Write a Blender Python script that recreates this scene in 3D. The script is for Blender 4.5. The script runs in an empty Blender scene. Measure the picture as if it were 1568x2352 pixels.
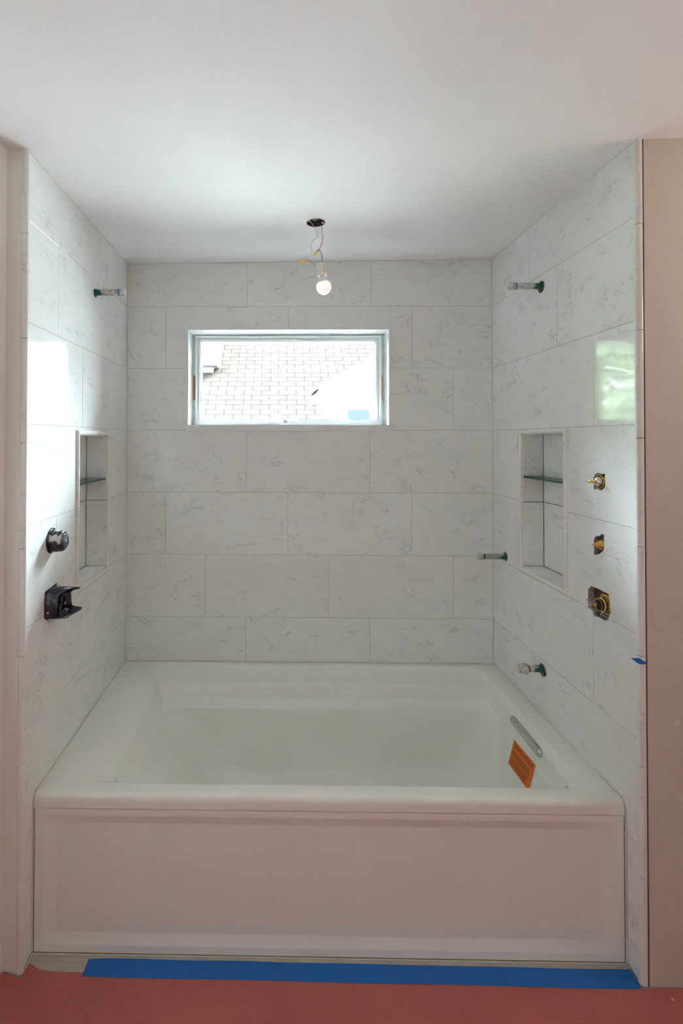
import bpy, bmesh, math, random
from mathutils import Vector, Matrix
random.seed(7)
S = bpy.context.scene
COL = S.collection
PI = math.pi

# ------------------------------------------------------------------ camera
cd = bpy.data.cameras.new('camera'); cam = bpy.data.objects.new('camera', cd); COL.objects.link(cam)
F, CX, CY = 1110.7, 624.0, 995.7
cd.sensor_fit = 'VERTICAL'; cd.sensor_height = 36.0; cd.sensor_width = 24.0
cd.lens = F / 2352 * 36.0
cd.shift_x = (784.0 - CX) / 2352; cd.shift_y = (CY - 1176.0) / 2352
cd.clip_start = 0.05; cd.clip_end = 200
RT = Vector((0.99988, 0.01518, 0.00145)); FW = Vector((-0.0152, 0.99982, 0.01171)); UPV = Vector((-0.00127, -0.01173, 0.99993))
m = Matrix.Identity(4)
for i in range(3):
    m[i][0] = RT[i]; m[i][1] = UPV[i]; m[i][2] = -FW[i]
m[0][3], m[1][3], m[2][3] = 0.7554, -2.3890, 1.5748
cam.matrix_world = m
S.camera = cam

# ------------------------------------------------------------------ world, sun, portals, exposure
w = bpy.data.worlds.new('sky'); S.world = w; w.use_nodes = True
bg = w.node_tree.nodes['Background']
bg.inputs[0].default_value = (0.76, 0.91, 1.0, 1); bg.inputs[1].default_value = 118.0
sd = bpy.data.lights.new('sun', 'SUN'); sun = bpy.data.objects.new('sun', sd); COL.objects.link(sun)
sd.energy = 110.0; sd.angle = 0.01; sd.color = (1.0, 0.95, 0.88)
sun.rotation_euler = Vector((0.75, -0.20, 0.75)).to_track_quat('Z', 'Y').to_euler()
def portal(name, loc, rot, sx, sy):
    l = bpy.data.lights.new(name, 'AREA'); l.shape = 'RECTANGLE'; l.size = sx; l.size_y = sy
    l.cycles.is_portal = True
    o = bpy.data.objects.new(name, l); COL.objects.link(o); o.location = loc; o.rotation_euler = rot
portal('window_portal', (0.80, 0.19, 1.87), (-PI/2, 0, 0), 0.98, 0.44)
ld = bpy.data.lights.new('room_fill_lamp', 'AREA'); ld.shape = 'RECTANGLE'; ld.size = 0.25; ld.size_y = 0.5  # unseen warm lamp without a fixture, added as fill for the outer room
ld.energy = 4.0; ld.color = (1.0, 0.88, 0.79)
lamp = bpy.data.objects.new('room_fill_lamp', ld); COL.objects.link(lamp); lamp.location = (2.88, -1.28, 2.12); lamp.rotation_euler = (0, PI/2, 0)
S.view_settings.view_transform = 'Standard'; S.view_settings.look = 'None'
S.view_settings.exposure = 0.72; S.view_settings.gamma = 1.0
S.view_settings.use_curve_mapping = False
S.cycles.use_denoising = True
S.cycles.max_bounces = 14; S.cycles.diffuse_bounces = 8; S.cycles.glossy_bounces = 6
S.cycles.transparent_max_bounces = 12; S.cycles.sample_clamp_indirect = 60.0
S.cycles.caustics_reflective = False; S.cycles.caustics_refractive = False

# ------------------------------------------------------------------ materials
def mat(name, col=(.8,.8,.8), rough=.5, metal=0.0, bump=0.0, bscale=20.0, var=0.0, vscale=8.0, spec=0.5, coat=0.0, emit=None, estr=0.0, ior=1.5):
    M = bpy.data.materials.new(name); M.use_nodes = True
    nt = M.node_tree; b = nt.nodes['Principled BSDF']
    b.inputs['Base Color'].default_value = (*col, 1); b.inputs['Roughness'].default_value = rough
    b.inputs['Metallic'].default_value = metal; b.inputs['Specular IOR Level'].default_value = spec
    b.inputs['IOR'].default_value = ior; b.inputs['Coat Weight'].default_value = coat
    if emit:
        b.inputs['Emission Color'].default_value = (*emit, 1); b.inputs['Emission Strength'].default_value = estr
    tc = nt.nodes.new('ShaderNodeTexCoord')
    if var > 0:
        n = nt.nodes.new('ShaderNodeTexNoise'); n.inputs['Scale'].default_value = vscale; n.inputs['Detail'].default_value = 5
        nt.links.new(tc.outputs['Object'], n.inputs['Vector'])
        r = nt.nodes.new('ShaderNodeValToRGB')
        r.color_ramp.elements[0].position = .3; r.color_ramp.elements[1].position = .7
        r.color_ramp.elements[0].color = (*[c*(1-var) for c in col], 1)
        r.color_ramp.elements[1].color = (*[min(1, c*(1+var*.5)) for c in col], 1)
        nt.links.new(n.outputs['Fac'], r.inputs['Fac']); nt.links.new(r.outputs['Color'], b.inputs['Base Color'])
    if bump > 0:
        n2 = nt.nodes.new('ShaderNodeTexNoise'); n2.inputs['Scale'].default_value = bscale; n2.inputs['Detail'].default_value = 3
        nt.links.new(tc.outputs['Object'], n2.inputs['Vector'])
        bu = nt.nodes.new('ShaderNodeBump'); bu.inputs['Strength'].default_value = bump; bu.inputs['Distance'].default_value = .01
        nt.links.new(n2.outputs['Fac'], bu.inputs['Height']); nt.links.new(bu.outputs['Normal'], b.inputs['Normal'])
    return M

def mix_mat(name, c1, c2, scale, thr=.5, width=.03, r1=.6, r2=.6, metal=0.0, detail=6.0, stretch=None, axis_bias=None):
    """two colours in large irregular patches of wear"""
    M = mat(name, c1, r1, metal); nt = M.node_tree; b = nt.nodes['Principled BSDF']
    tc = nt.nodes.new('ShaderNodeTexCoord'); n = nt.nodes.new('ShaderNodeTexNoise')
    n.inputs['Scale'].default_value = scale; n.inputs['Detail'].default_value = detail
    mp = nt.nodes.new('ShaderNodeMapping')
    if stretch: mp.inputs['Scale'].default_value = stretch
    nt.links.new(tc.outputs['Object'], mp.inputs['Vector']); nt.links.new(mp.outputs['Vector'], n.inputs['Vector'])
    src = n.outputs['Fac']
    if axis_bias:
        sx = nt.nodes.new('ShaderNodeSeparateXYZ'); nt.links.new(tc.outputs['Object'], sx.inputs['Vector'])
        ma = nt.nodes.new('ShaderNodeMath'); ma.operation = 'MULTIPLY_ADD'; ma.inputs[1].default_value = axis_bias[1]
        nt.links.new(sx.outputs[axis_bias[0]], ma.inputs[0]); nt.links.new(src, ma.inputs[2]); src = ma.outputs[0]
    r = nt.nodes.new('ShaderNodeValToRGB')
    r.color_ramp.elements[0].position = max(0, thr-width); r.color_ramp.elements[1].position = min(1, thr+width)
    r.color_ramp.elements[0].color = (*c1, 1); r.color_ramp.elements[1].color = (*c2, 1)
    nt.links.new(src, r.inputs['Fac']); nt.links.new(r.outputs['Color'], b.inputs['Base Color'])
    return M

def marble_mat(name, base, vein, rough, amt=1.0, rot=0.6):
    M = mat(name, base, rough); nt = M.node_tree; b = nt.nodes['Principled BSDF']; L = nt.links.new
    tc = nt.nodes.new('ShaderNodeTexCoord'); oi = nt.nodes.new('ShaderNodeObjectInfo')
    mu = nt.nodes.new('ShaderNodeMath'); mu.operation = 'MULTIPLY'; mu.inputs[1].default_value = 37.0
    L(oi.outputs['Random'], mu.inputs[0])
    ad = nt.nodes.new('ShaderNodeVectorMath'); ad.operation = 'ADD'
    L(tc.outputs['Object'], ad.inputs[0]); L(mu.outputs[0], ad.inputs[1])
    mp = nt.nodes.new('ShaderNodeMapping'); mp.inputs['Rotation'].default_value = (rot, rot, .3)
    mp.inputs['Scale'].default_value = (1.0, 1.0, 1.7)
    L(ad.outputs[0], mp.inputs['Vector'])
    def ridge(scale, lo, hi, dist, off):
        n = nt.nodes.new('ShaderNodeTexNoise'); n.inputs['Scale'].default_value = scale; n.inputs['Detail'].default_value = 5
        n.inputs['Roughness'].default_value = .58; n.inputs['Distortion'].default_value = dist
        o2 = nt.nodes.new('ShaderNodeVectorMath'); o2.operation = 'ADD'; o2.inputs[1].default_value = (off, off*.7, off*1.3)
        L(mp.outputs[0], o2.inputs[0]); L(o2.outputs[0], n.inputs['Vector'])
        s = nt.nodes.new('ShaderNodeMath'); s.operation = 'SUBTRACT'; s.inputs[1].default_value = .5; L(n.outputs['Fac'], s.inputs[0])
        a = nt.nodes.new('ShaderNodeMath'); a.operation = 'ABSOLUTE'; L(s.outputs[0], a.inputs[0])
        r = nt.nodes.new('ShaderNodeMapRange'); r.inputs['From Min'].default_value = lo; r.inputs['From Max'].default_value = hi
        r.inputs['To Min'].default_value = 1; r.inputs['To Max'].default_value = 0; L(a.outputs[0], r.inputs['Value'])
        return r.outputs['Result']
    def mask(scale, lo, hi, off):
        n = nt.nodes.new('ShaderNodeTexNoise'); n.inputs['Scale'].default_value = scale; n.inputs['Detail'].default_value = 3
        o2 = nt.nodes.new('ShaderNodeVectorMath'); o2.operation = 'ADD'; o2.inputs[1].default_value = (off, off, off)
        L(mp.outputs[0], o2.inputs[0]); L(o2.outputs[0], n.inputs['Vector'])
        r = nt.nodes.new('ShaderNodeMapRange'); r.inputs['From Min'].default_value = lo; r.inputs['From Max'].default_value = hi
        L(n.outputs['Fac'], r.inputs['Value']); return r.outputs['Result']
    def mul(x, y):
        k = nt.nodes.new('ShaderNodeMath'); k.operation = 'MULTIPLY'
        L(x, k.inputs[0])
        if isinstance(y, float): k.inputs[1].default_value = y
        else: L(y, k.inputs[1])
        return k.outputs[0]
    def add(x, y):
        k = nt.nodes.new('ShaderNodeMath'); k.operation = 'ADD'; k.use_clamp = True; L(x, k.inputs[0]); L(y, k.inputs[1]); return k.outputs[0]
    v1 = mul(mul(ridge(6.0, .0, .016, 1.3, 3.1), mask(10.0, .50, .64, 8.0)), .85*amt)
    v2 = mul(mul(ridge(11.0, .0, .022, .9, 11.7), mask(6.0, .50, .70, 21.0)), .42*amt)
    cl = mul(mask(5.0, .45, .80, 31.0), .16*amt)
    cl2 = mul(mul(ridge(6.0, .0, .10, 1.3, 3.1), mask(10.0, .48, .70, 8.0)), .20*amt)
    t = add(add(v1, v2), add(cl, cl2))
    mx = nt.nodes.new('ShaderNodeMix'); mx.data_type = 'RGBA'
    mx.inputs[6].default_value = (*base, 1); mx.inputs[7].default_value = (*vein, 1)
    L(t, mx.inputs[0]); L(mx.outputs[2], b.inputs['Base Color'])
    n = nt.nodes.new('ShaderNodeTexNoise'); n.inputs['Scale'].default_value = 5.0; n.inputs['Detail'].default_value = 1
    L(ad.outputs[0], n.inputs['Vector'])
    bu = nt.nodes.new('ShaderNodeBump'); bu.inputs['Strength'].default_value = .10; bu.inputs['Distance'].default_value = .004
    L(n.outputs['Fac'], bu.inputs['Height']); L(bu.outputs['Normal'], b.inputs['Normal'])
    return M

def glass_mat(name, tint=(1,1,1), refl_scale=1.0):
    M = bpy.data.materials.new(name); M.use_nodes = True; nt = M.node_tree
    for n in list(nt.nodes): nt.nodes.remove(n)
    o = nt.nodes.new('ShaderNodeOutputMaterial'); t = nt.nodes.new('ShaderNodeBsdfTransparent'); t.inputs[0].default_value = (*tint, 1)
    g = nt.nodes.new('ShaderNodeBsdfGlossy'); g.inputs['Roughness'].default_value = .01
    f = nt.nodes.new('ShaderNodeFresnel'); f.inputs[0].default_value = 1.45
    mx = nt.nodes.new('ShaderNodeMixShader')
    nt.links.new(f.outputs[0], mx.inputs[0]); nt.links.new(t.outputs[0], mx.inputs[1]); nt.links.new(g.outputs[0], mx.inputs[2])
    nt.links.new(mx.outputs[0], o.inputs[0]); return M

M_tile = marble_mat('marble_tile', (.83, .85, .83), (.40, .43, .45), .06, .55)
M_trim = marble_mat('marble_trim', (.82, .82, .80), (.50, .50, .50), .12, .5)
M_grout = mat('grout', (.60, .58, .52), .9, bump=.2, bscale=200)
M_board = mix_mat('wall_board', (.20, .14, .10), (.36, .28, .22), 60, .5, .1, .9, .9)
M_ceil = mat('ceiling_paint', (.87, .87, .86), .75, bump=.06, bscale=220)
M_wallb = mat('wall_paint_beige', (.64, .575, .515), .7, bump=.05, bscale=160, var=.02, vscale=3)
M_wall = mat('wall_paint', (.84, .83, .79), .7, bump=.05, bscale=160, var=.02, vscale=3)
M_caulk = mat('caulk', (.70, .67, .60), .5)
M_acryl = mat('tub_acrylic', (.87, .885, .835), .10, coat=.0)
M_white = mat('vinyl_white', (.86, .88, .88), .35)
M_putty = mat('green_board', (.62, .70, .66), .8, var=.12, vscale=40)
M_sill = mat('sill_paint', (.84, .84, .84), .3)
M_wood = mat('raw_wood', (.55, .33, .16), .7, var=.35, vscale=60)
M_dark = mat('gap_dark', (.10, .07, .06), .8)
M_floor = mat('floor_tile', (.47, .455, .41), .42, var=.18, vscale=14, bump=.1, bscale=60)
nt = M_floor.node_tree
for n in nt.nodes:
    if n.type == 'TEX_NOISE':
        mp = nt.nodes.new('ShaderNodeMapping'); mp.inputs['Scale'].default_value = (1, 9, 1)
        tcn = [k for k in nt.nodes if k.type == 'TEX_COORD'][0]
        nt.links.new(tcn.outputs['Object'], mp.inputs['Vector']); nt.links.new(mp.outputs['Vector'], n.inputs['Vector'])
M_fgrout = mat('floor_grout', (.62, .60, .52), .9)
M_paper = mat('rosin_paper', (.48, .140, .112), .85, bump=.25, bscale=500, var=.10, vscale=6)
M_tape = mat('painters_tape', (.003, .145, .52), .6, bump=.12, bscale=300, var=.06, vscale=30)
M_chrome = mat('chrome', (.62, .64, .63), .10, metal=1.0)
M_steel = mat('screw_steel', (.72, .74, .76), .22, metal=1.0)
M_brass = mat('brass', (.78, .52, .18), .20, metal=1.0)
M_brass2 = mat('brass_dull', (.50, .33, .12), .38, metal=1.0, var=.25, vscale=90)
M_black = mix_mat('black_plastic', (.016, .019, .026), (.13, .17, .22), 34, .60, .10, .30, .6)
M_blackp = mix_mat('black_plastic_smeared', (.020, .022, .028), (.55, .48, .43), 34, .54, .02, .4, .8)
M_rubber = mat('black_rubber', (.025, .025, .03), .4)
M_pipeA = mix_mat('galvanised_pipe', (.36, .43, .41), (.015, .16, .12), 60, .62, .03, .55, .5, axis_bias=None)
M_pipeW = mix_mat('pipe_plaster', (.36, .42, .40), (.62, .60, .55), 55, .5, .05, .6, .8)
M_pgreen = mat('pipe_green', (.012, .15, .11), .45, var=.3, vscale=80)
M_cap = mix_mat('pipe_cap_grey', (.40, .42, .39), (.66, .66, .62), 70, .5, .08, .55, .6)
M_thread = mat('pipe_thread', (.16, .14, .11), .6, metal=.4, bump=.6, bscale=500)
M_btape = mat('thread_tape_blue', (.03, .30, .80), .6)
M_zinc = mat('zinc_box', (.28, .27, .26), .45, metal=.7, var=.3, vscale=50)
M_bulb = mat('bulb_globe', (.95, .93, .90), .35, emit=(1.0, .95, .90), estr=.35)  # unlit bulb; faint emission added so the globe reads brighter
M_socket = mat('porcelain_socket', (.80, .76, .66), .3)
M_bulbn = mat('bulb_neck', (.80, .81, .80), .35)
M_wnut = mat('wire_nut_yellow', (.90, .62, .01), .4)
M_wwhite = mat('wire_white', (.72, .70, .62), .5)
M_wtan = mat('wire_tan', (.55, .36, .12), .5)
M_wred = mat('wire_red', (.70, .06, .04), .5)
M_wblack = mat('wire_black', (.03, .035, .04), .5)
M_clip = mat('socket_clip', (.03, .035, .07), .4)
M_shelf = glass_mat('shelf_glass', (.88, .96, .93))
M_shedge = mat('shelf_edge_glass', (.008, .13, .10), .15)
M_pane = glass_mat('pane_glass', (.97, .98, .98))
M_shing = mat('shingle', (.0093, .0080, .0072), .9, spec=0.0, var=.22, vscale=5, bump=.2, bscale=60)
M_redge = mat('roof_edge', (.040, .036, .034), .9, spec=0.0)
M_under = mat('roof_underlay', (.0058, .0041, .0034), .9, spec=0.0)
M_siding = mat('siding_white', (.25, .25, .25), .6)
M_eave = mat('gutter_and_eave_shade', (.012, .012, .014), .8)  # gutter colour, also the painted shadow under the dormer eave
M_hglass = mat('far_window_glass', (.006, .0075, .009), .5, spec=0.0)
M_ground = mat('ground', (.10, .105, .095), .9, var=.2, vscale=1)
M_leaf = mat('leaf', (.030, .066, .016), .6, var=.5, vscale=2.0)
M_bark = mat('bark', (.12, .08, .05), .9)
M_label = None

# ------------------------------------------------------------------ helpers
def obj(name, bm, M, parent=None, smooth=False, label=None, kind=None):
    me = bpy.data.meshes.new(name)
    bmesh.ops.recalc_face_normals(bm, faces=bm.faces[:])
    bm.to_mesh(me); bm.free()
    if smooth:
        for p in me.polygons: p.use_smooth = True
        me.set_sharp_from_angle(angle=math.radians(smooth if smooth is not True else 38))
    for mm in (M if isinstance(M, (list, tuple)) else [M]): me.materials.append(mm)
    o = bpy.data.objects.new(name, me); COL.objects.link(o)
    if parent: o.parent = parent
    if label: o['label'] = label
    if kind: o['kind'] = kind
    return o
def tag(o, label, cat, group=None):
    o['label'] = label; o['category'] = cat
    if group: o['group'] = group
    return o
def empty(name, loc=(0,0,0), label=None, cat=None, group=None, kind=None):
    o = bpy.data.objects.new(name, None); o.empty_display_size = .05; COL.objects.link(o); o.location = loc
    if label: o['label'] = label
    if cat: o['category'] = cat
    if group: o['group'] = group
    if kind: o['kind'] = kind
    return o
def bx(bm, x0, x1, y0, y1, z0, z1, bev=0.0, seg=2):
    r = bmesh.ops.create_cube(bm, size=1.0)
    for v in r['verts']:
        v.co = Vector((x0+(v.co.x+.5)*(x1-x0), y0+(v.co.y+.5)*(y1-y0), z0+(v.co.z+.5)*(z1-z0)))
    if bev > 0:
        es = {e for v in r['verts'] for e in v.link_edges}
        bmesh.ops.bevel(bm, geom=list(es), offset=bev, segments=seg, affect='EDGES')
    return bm
def box(x0, x1, y0, y1, z0, z1, bev=0.0, seg=2): return bx(bmesh.new(), x0, x1, y0, y1, z0, z1, bev, seg)
def lathe(bm, prof, base, axis, n=32, closed=True):
    """prof: list of (distance along axis, radius)"""
    axis = Vector(axis).normalized(); q = Vector((0,0,1)).rotation_difference(axis)
    rings = []
    for t, r in prof:
        rings.append([bm.verts.new(Vector(base) + q @ Vector((r*math.cos(2*PI*k/n), r*math.sin(2*PI*k/n), t))) for k in range(n)])
    for a, b in zip(rings, rings[1:]):
        for k in range(n): bm.faces.new((a[k], a[(k+1) % n], b[(k+1) % n], b[k]))
    if closed:
        bm.faces.new(rings[0][::-1]); bm.faces.new(rings[-1])
    return bm
def lath(prof, base, axis, n=32, closed=True): return lathe(bmesh.new(), prof, base, axis, n, closed)
def catmull(pts, k=8):
    P = [Vector(p) for p in pts]; P = [P[0]*2-P[1]] + P + [P[-1]*2-P[-2]]; out = []
    for i in range(1, len(P)-2):
        for j in range(k):
            t = j/k; a, b, c, d = P[i-1:i+3]
            out.append(.5*((2*b)+(c-a)*t+(2*a-5*b+4*c-d)*t*t+(3*b-a-3*c+d)*t**3))
    out.append(P[-2]); return out
def tube(bm, pts, r, n=10):
    P = catmull(pts); rings = []; up = None
    for i, p in enumerate(P):
        d = (P[min(i+1, len(P)-1)] - P[max(i-1, 0)]).normalized()
        if up is None: up = d.orthogonal().normalized()
        up = (up - d*up.dot(d)).normalized(); s = d.cross(up)
        rings.append([bm.verts.new(p + (up*math.cos(2*PI*k/n) + s*math.sin(2*PI*k/n))*r) for k in range(n)])
    for a, b in zip(rings, rings[1:]):
        for k in range(n): bm.faces.new((a[k], a[(k+1) % n], b[(k+1) % n], b[k]))
    bm.faces.new(rings[0][::-1]); bm.faces.new(rings[-1]); return bm
def prism(bm, pts2, f, d0, d1):
    """polygon pts2 extruded between depths d0 and d1 through map f(s,t,d)"""
    a = [bm.verts.new(f(s, t, d0)) for s, t in pts2]; b = [bm.verts.new(f(s, t, d1)) for s, t in pts2]
    bm.faces.new(a); bm.faces.new(b[::-1]); n = len(a)
    for k in range(n): bm.faces.new((a[k], a[(k+1) % n], b[(k+1) % n], b[k]))
    return bm
def circle2(s, t, r, n=20, jit=0.0): return [(s+(r*(1+random.uniform(-jit, jit)))*math.cos(2*PI*k/n), t+r*(1+random.uniform(-jit, jit))*math.sin(2*PI*k/n)) for k in range(n)]
def boolcut(o, cutters):
    """subtract closed meshes from o and bake the result"""
    for cbm in cutters:
        c = obj('cutter', cbm, M_board)
        md = o.modifiers.new('b', 'BOOLEAN'); md.operation = 'DIFFERENCE'; md.object = c; md.solver = 'EXACT'
    dg = bpy.context.evaluated_depsgraph_get(); dg.update()
    me = bpy.data.meshes.new_from_object(o.evaluated_get(dg))
    cs = [md.object for md in o.modifiers]; o.modifiers.clear(); old = o.data; o.data = me
    me.name = old.name; bpy.data.meshes.remove(old)
    for c in cs:
        cm = c.data; bpy.data.objects.remove(c); bpy.data.meshes.remove(cm)
    return o

W = 1.803; SE = .953            # alcove width, depth of the tiled side walls
ROWS = [(2.233, 2.475), (1.926, 2.233), (1.619, 1.926), (1.312, 1.619), (1.005, 1.312), (.698, 1.005), (.391, .698), (.084, .391), (.003, .084)]
def mapB(s, t, d): return Vector((s, d, t))
def mapL(s, t, d): return Vector((-d, -s, t))
def mapR(s, t, d): return Vector((W+d, -s, t))
G = .0011                        # half joint
def tile_bm(f, s0, s1, t0, t1, d0=0.0, d1=.006, c=.0007):
    bm = bmesh.new()
    dd = [random.uniform(-.00022, .00022) for _ in range(4)]
    q = [(s0, t0), (s1, t0), (s1, t1), (s0, t1)]; qi = [(s0+c, t0+c), (s1-c, t0+c), (s1-c, t1-c), (s0+c, t1-c)]
    A = [bm.verts.new(f(s, t, d0+dd[i])) for i, (s, t) in enumerate(qi)]
    Bv = [bm.verts.new(f(s, t, d0+c+dd[i])) for i, (s, t) in enumerate(q)]
    Cv = [bm.verts.new(f(s, t, d1)) for s, t in q]
    bm.faces.new(A)
    for X, Y in ((A, Bv), (Bv, Cv)):
        for k in range(4): bm.faces.new((X[k], X[(k+1) % 4], Y[(k+1) % 4], Y[k]))
    bm.faces.new(Cv[::-1]); return bm
def tile_wall(name, f, s_end, joints, rows, core_s, holes, recs, corner=0.0):
    """backing core, recessed grout bed, and one object per tile; holes: polygons cut through, recs: rectangular openings"""
    core = obj(name, prism(bmesh.new(), [(core_s[0], 0.0), (core_s[1], 0.0), (core_s[1], 2.47), (core_s[0], 2.47)], f, .0125, .14), M_board, kind='structure')
    grout = obj('grout_bed', prism(bmesh.new(), [(corner, .002), (s_end, .002), (s_end, 2.465), (corner, 2.465)], f, .0014, .0125), M_grout, core)
    def cut(o, d0, d1, who='all', bb=None):
        cs = []
        for h in holes:
            if bb is None or not (max(p[0] for p in h) < bb[0] or min(p[0] for p in h) > bb[1] or max(p[1] for p in h) < bb[2] or min(p[1] for p in h) > bb[3]):
                cs.append(prism(bmesh.new(), h, f, d0, d1))
        for r in recs:
            if bb is None or not (r[1] < bb[0] or r[0] > bb[1] or r[3] < bb[2] or r[2] > bb[3]):
                cs.append(prism(bmesh.new(), [(r[0], r[2]), (r[1], r[2]), (r[1], r[3]), (r[0], r[3])], f, -.02, .20 if r[4] > .15 else r[4]))
        if cs: boolcut(o, cs)
    cut(core, -.02, .095); cut(grout, -.02, .03)
    for (t0, t1), js in zip(rows, joints):
        e = [corner] + list(js) + [s_end]
        for a, b in zip(e, e[1:]):
            if b-a < .02: continue
            inside = any(r[0] <= a and r[1] >= b and r[2] <= t0 and r[3] >= t1 for r in recs)
            if inside: continue
            g0 = 0.0 if a == corner else G; g1 = 0.0 if b == s_end else G
            o = obj('tile', tile_bm(f, a+g0+(.0015 if a == corner else 0), b-g1, t0+G, t1-G), M_tile, core)
            cut(o, -.02, .03, bb=(a, b, t0, t1))
            if len(o.data.polygons) == 0: bpy.data.objects.remove(o)
    return core

# ------------------------------------------------------------------ structure: alcove walls
NL = (.270, .582, 1.012, 1.592)     # left niche opening (s0,s1,t0,t1)
NR = (.280, .597, 1.024, 1.603)     # right niche opening
ND = .098
WX0, WX1, WZ0, WZ1 = .2985, 1.3045, 1.6175, 2.1235
wall_back = tile_wall('wall_back', mapB, W, [(.596, 1.207), (.193, .801, 1.41), (1.0, 1.612), (.5945, 1.2016), (.194, .799, 1.406), (.3916, .998, 1.609), (.592, 1.2008)],
    ROWS[:7], (-.14, W+.14), [], [(WX0, WX1, WZ0, WZ1, .3)])
hv1 = [(0.7577, 1.4318), (0.7585, 1.443), (0.7622, 1.4525), (0.7707, 1.4605), (0.7833, 1.4655), (0.7957, 1.4641), (0.8038, 1.462), (0.8105, 1.4665), (0.8165, 1.4638), (0.8158, 1.4575), (0.8144, 1.4502), (0.8176, 1.4407), (0.8161, 1.4281), (0.81, 1.4177), (0.7992, 1.4103), (0.7869, 1.4099), (0.7759, 1.4133), (0.7674, 1.4087), (0.7618, 1.41), (0.7583, 1.418), (0.7619, 1.4248)]
hv2 = [(0.7581, 1.2283), (0.7588, 1.2402), (0.764, 1.2516), (0.7742, 1.2581), (0.7875, 1.26), (0.799, 1.2695), (0.8103, 1.2674), (0.8091, 1.2564), (0.809, 1.2421), (0.811, 1.2318), (0.8077, 1.2189), (0.7968, 1.2085), (0.7858, 1.2009), (0.7769, 1.1966), (0.7623, 1.1917), (0.7578, 1.1958), (0.7597, 1.2109)]
hv3 = [(0.7269, 1.0672), (0.7438, 1.084), (0.7567, 1.0838), (0.7736, 1.0853), (0.8281, 1.0835), (0.8324, 1.0674), (0.8361, 1.0458), (0.8378, 1.0263), (0.828, 1.0078), (0.8299, 1.0055), (0.8108, 0.9913), (0.781, 0.9928), (0.7615, 0.9884), (0.7537, 0.9925), (0.7531, 1.0019), (0.7329, 1.0055), (0.7255, 1.0067)]
holesL = [circle2(.422, 2.1735, .0185, 18, .04), circle2(.787, 1.238, .041, 26, .02), [(.748, 1.086), (.832, 1.080), (.838, 1.05), (.836, .995), (.812, .982), (.752, .985), (.747, 1.03)]]
holesR = [circle2(.443, 2.186, .024, 20, .05), circle2(.128, 1.033, .022, 18, .05), circle2(.440, .6575, .025, 20, .06), hv1, hv2, hv3]
wall_left = tile_wall('wall_left', mapL, SE, [(.340,), (.135, .750), (.542,), (.340,), (.1375, .755), (.549,), (.358,), (.140, .755), (.545,)],
    ROWS, (-.012, .93), holesL, [(*NL, ND+.008)])
wall_right = tile_wall('wall_right', mapR, SE, [(.3525,), (.5538,), (.154, .761), (.350,), (.550,), (.1375, .752), (.347,), (.550,), (.140, .750)],
    ROWS, (-.012, .93), holesR, [(*NR, ND+.008)])

# niche linings: shell + tiles + rounded liner pieces
def half_round(bm, f, a, b, wdt, prot, out, m0, m1):
    """rounded liner from 2D point a to b; 'out' = outward 2D unit, mitre offsets at both ends"""
    a = Vector(a); b = Vector(b); d = (b-a).normalized(); out = Vector(out); n = 9; prof = [(0.0, .004), (0.0, -prot*.35)]
    for k in range(n+1):
        th = PI*k/n; prof.append((wdt/2 - wdt/2*math.cos(th), -prot*.35 - prot*.65*math.sin(th)))
    prof += [(wdt, -prot*.35), (wdt, .004)]
    A = [bm.verts.new(f(*(a + out*o - d*(o*m0)), dp)) for o, dp in prof]
    Bv = [bm.verts.new(f(*(b + out*o + d*(o*m1)), dp)) for o, dp in prof]
    k = len(prof)
    for i in range(k): bm.faces.new((A[i], A[(i+1) % k], Bv[(i+1) % k], Bv[i]))
    bm.faces.new(A[::-1]); bm.faces.new(Bv); return bm
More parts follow.
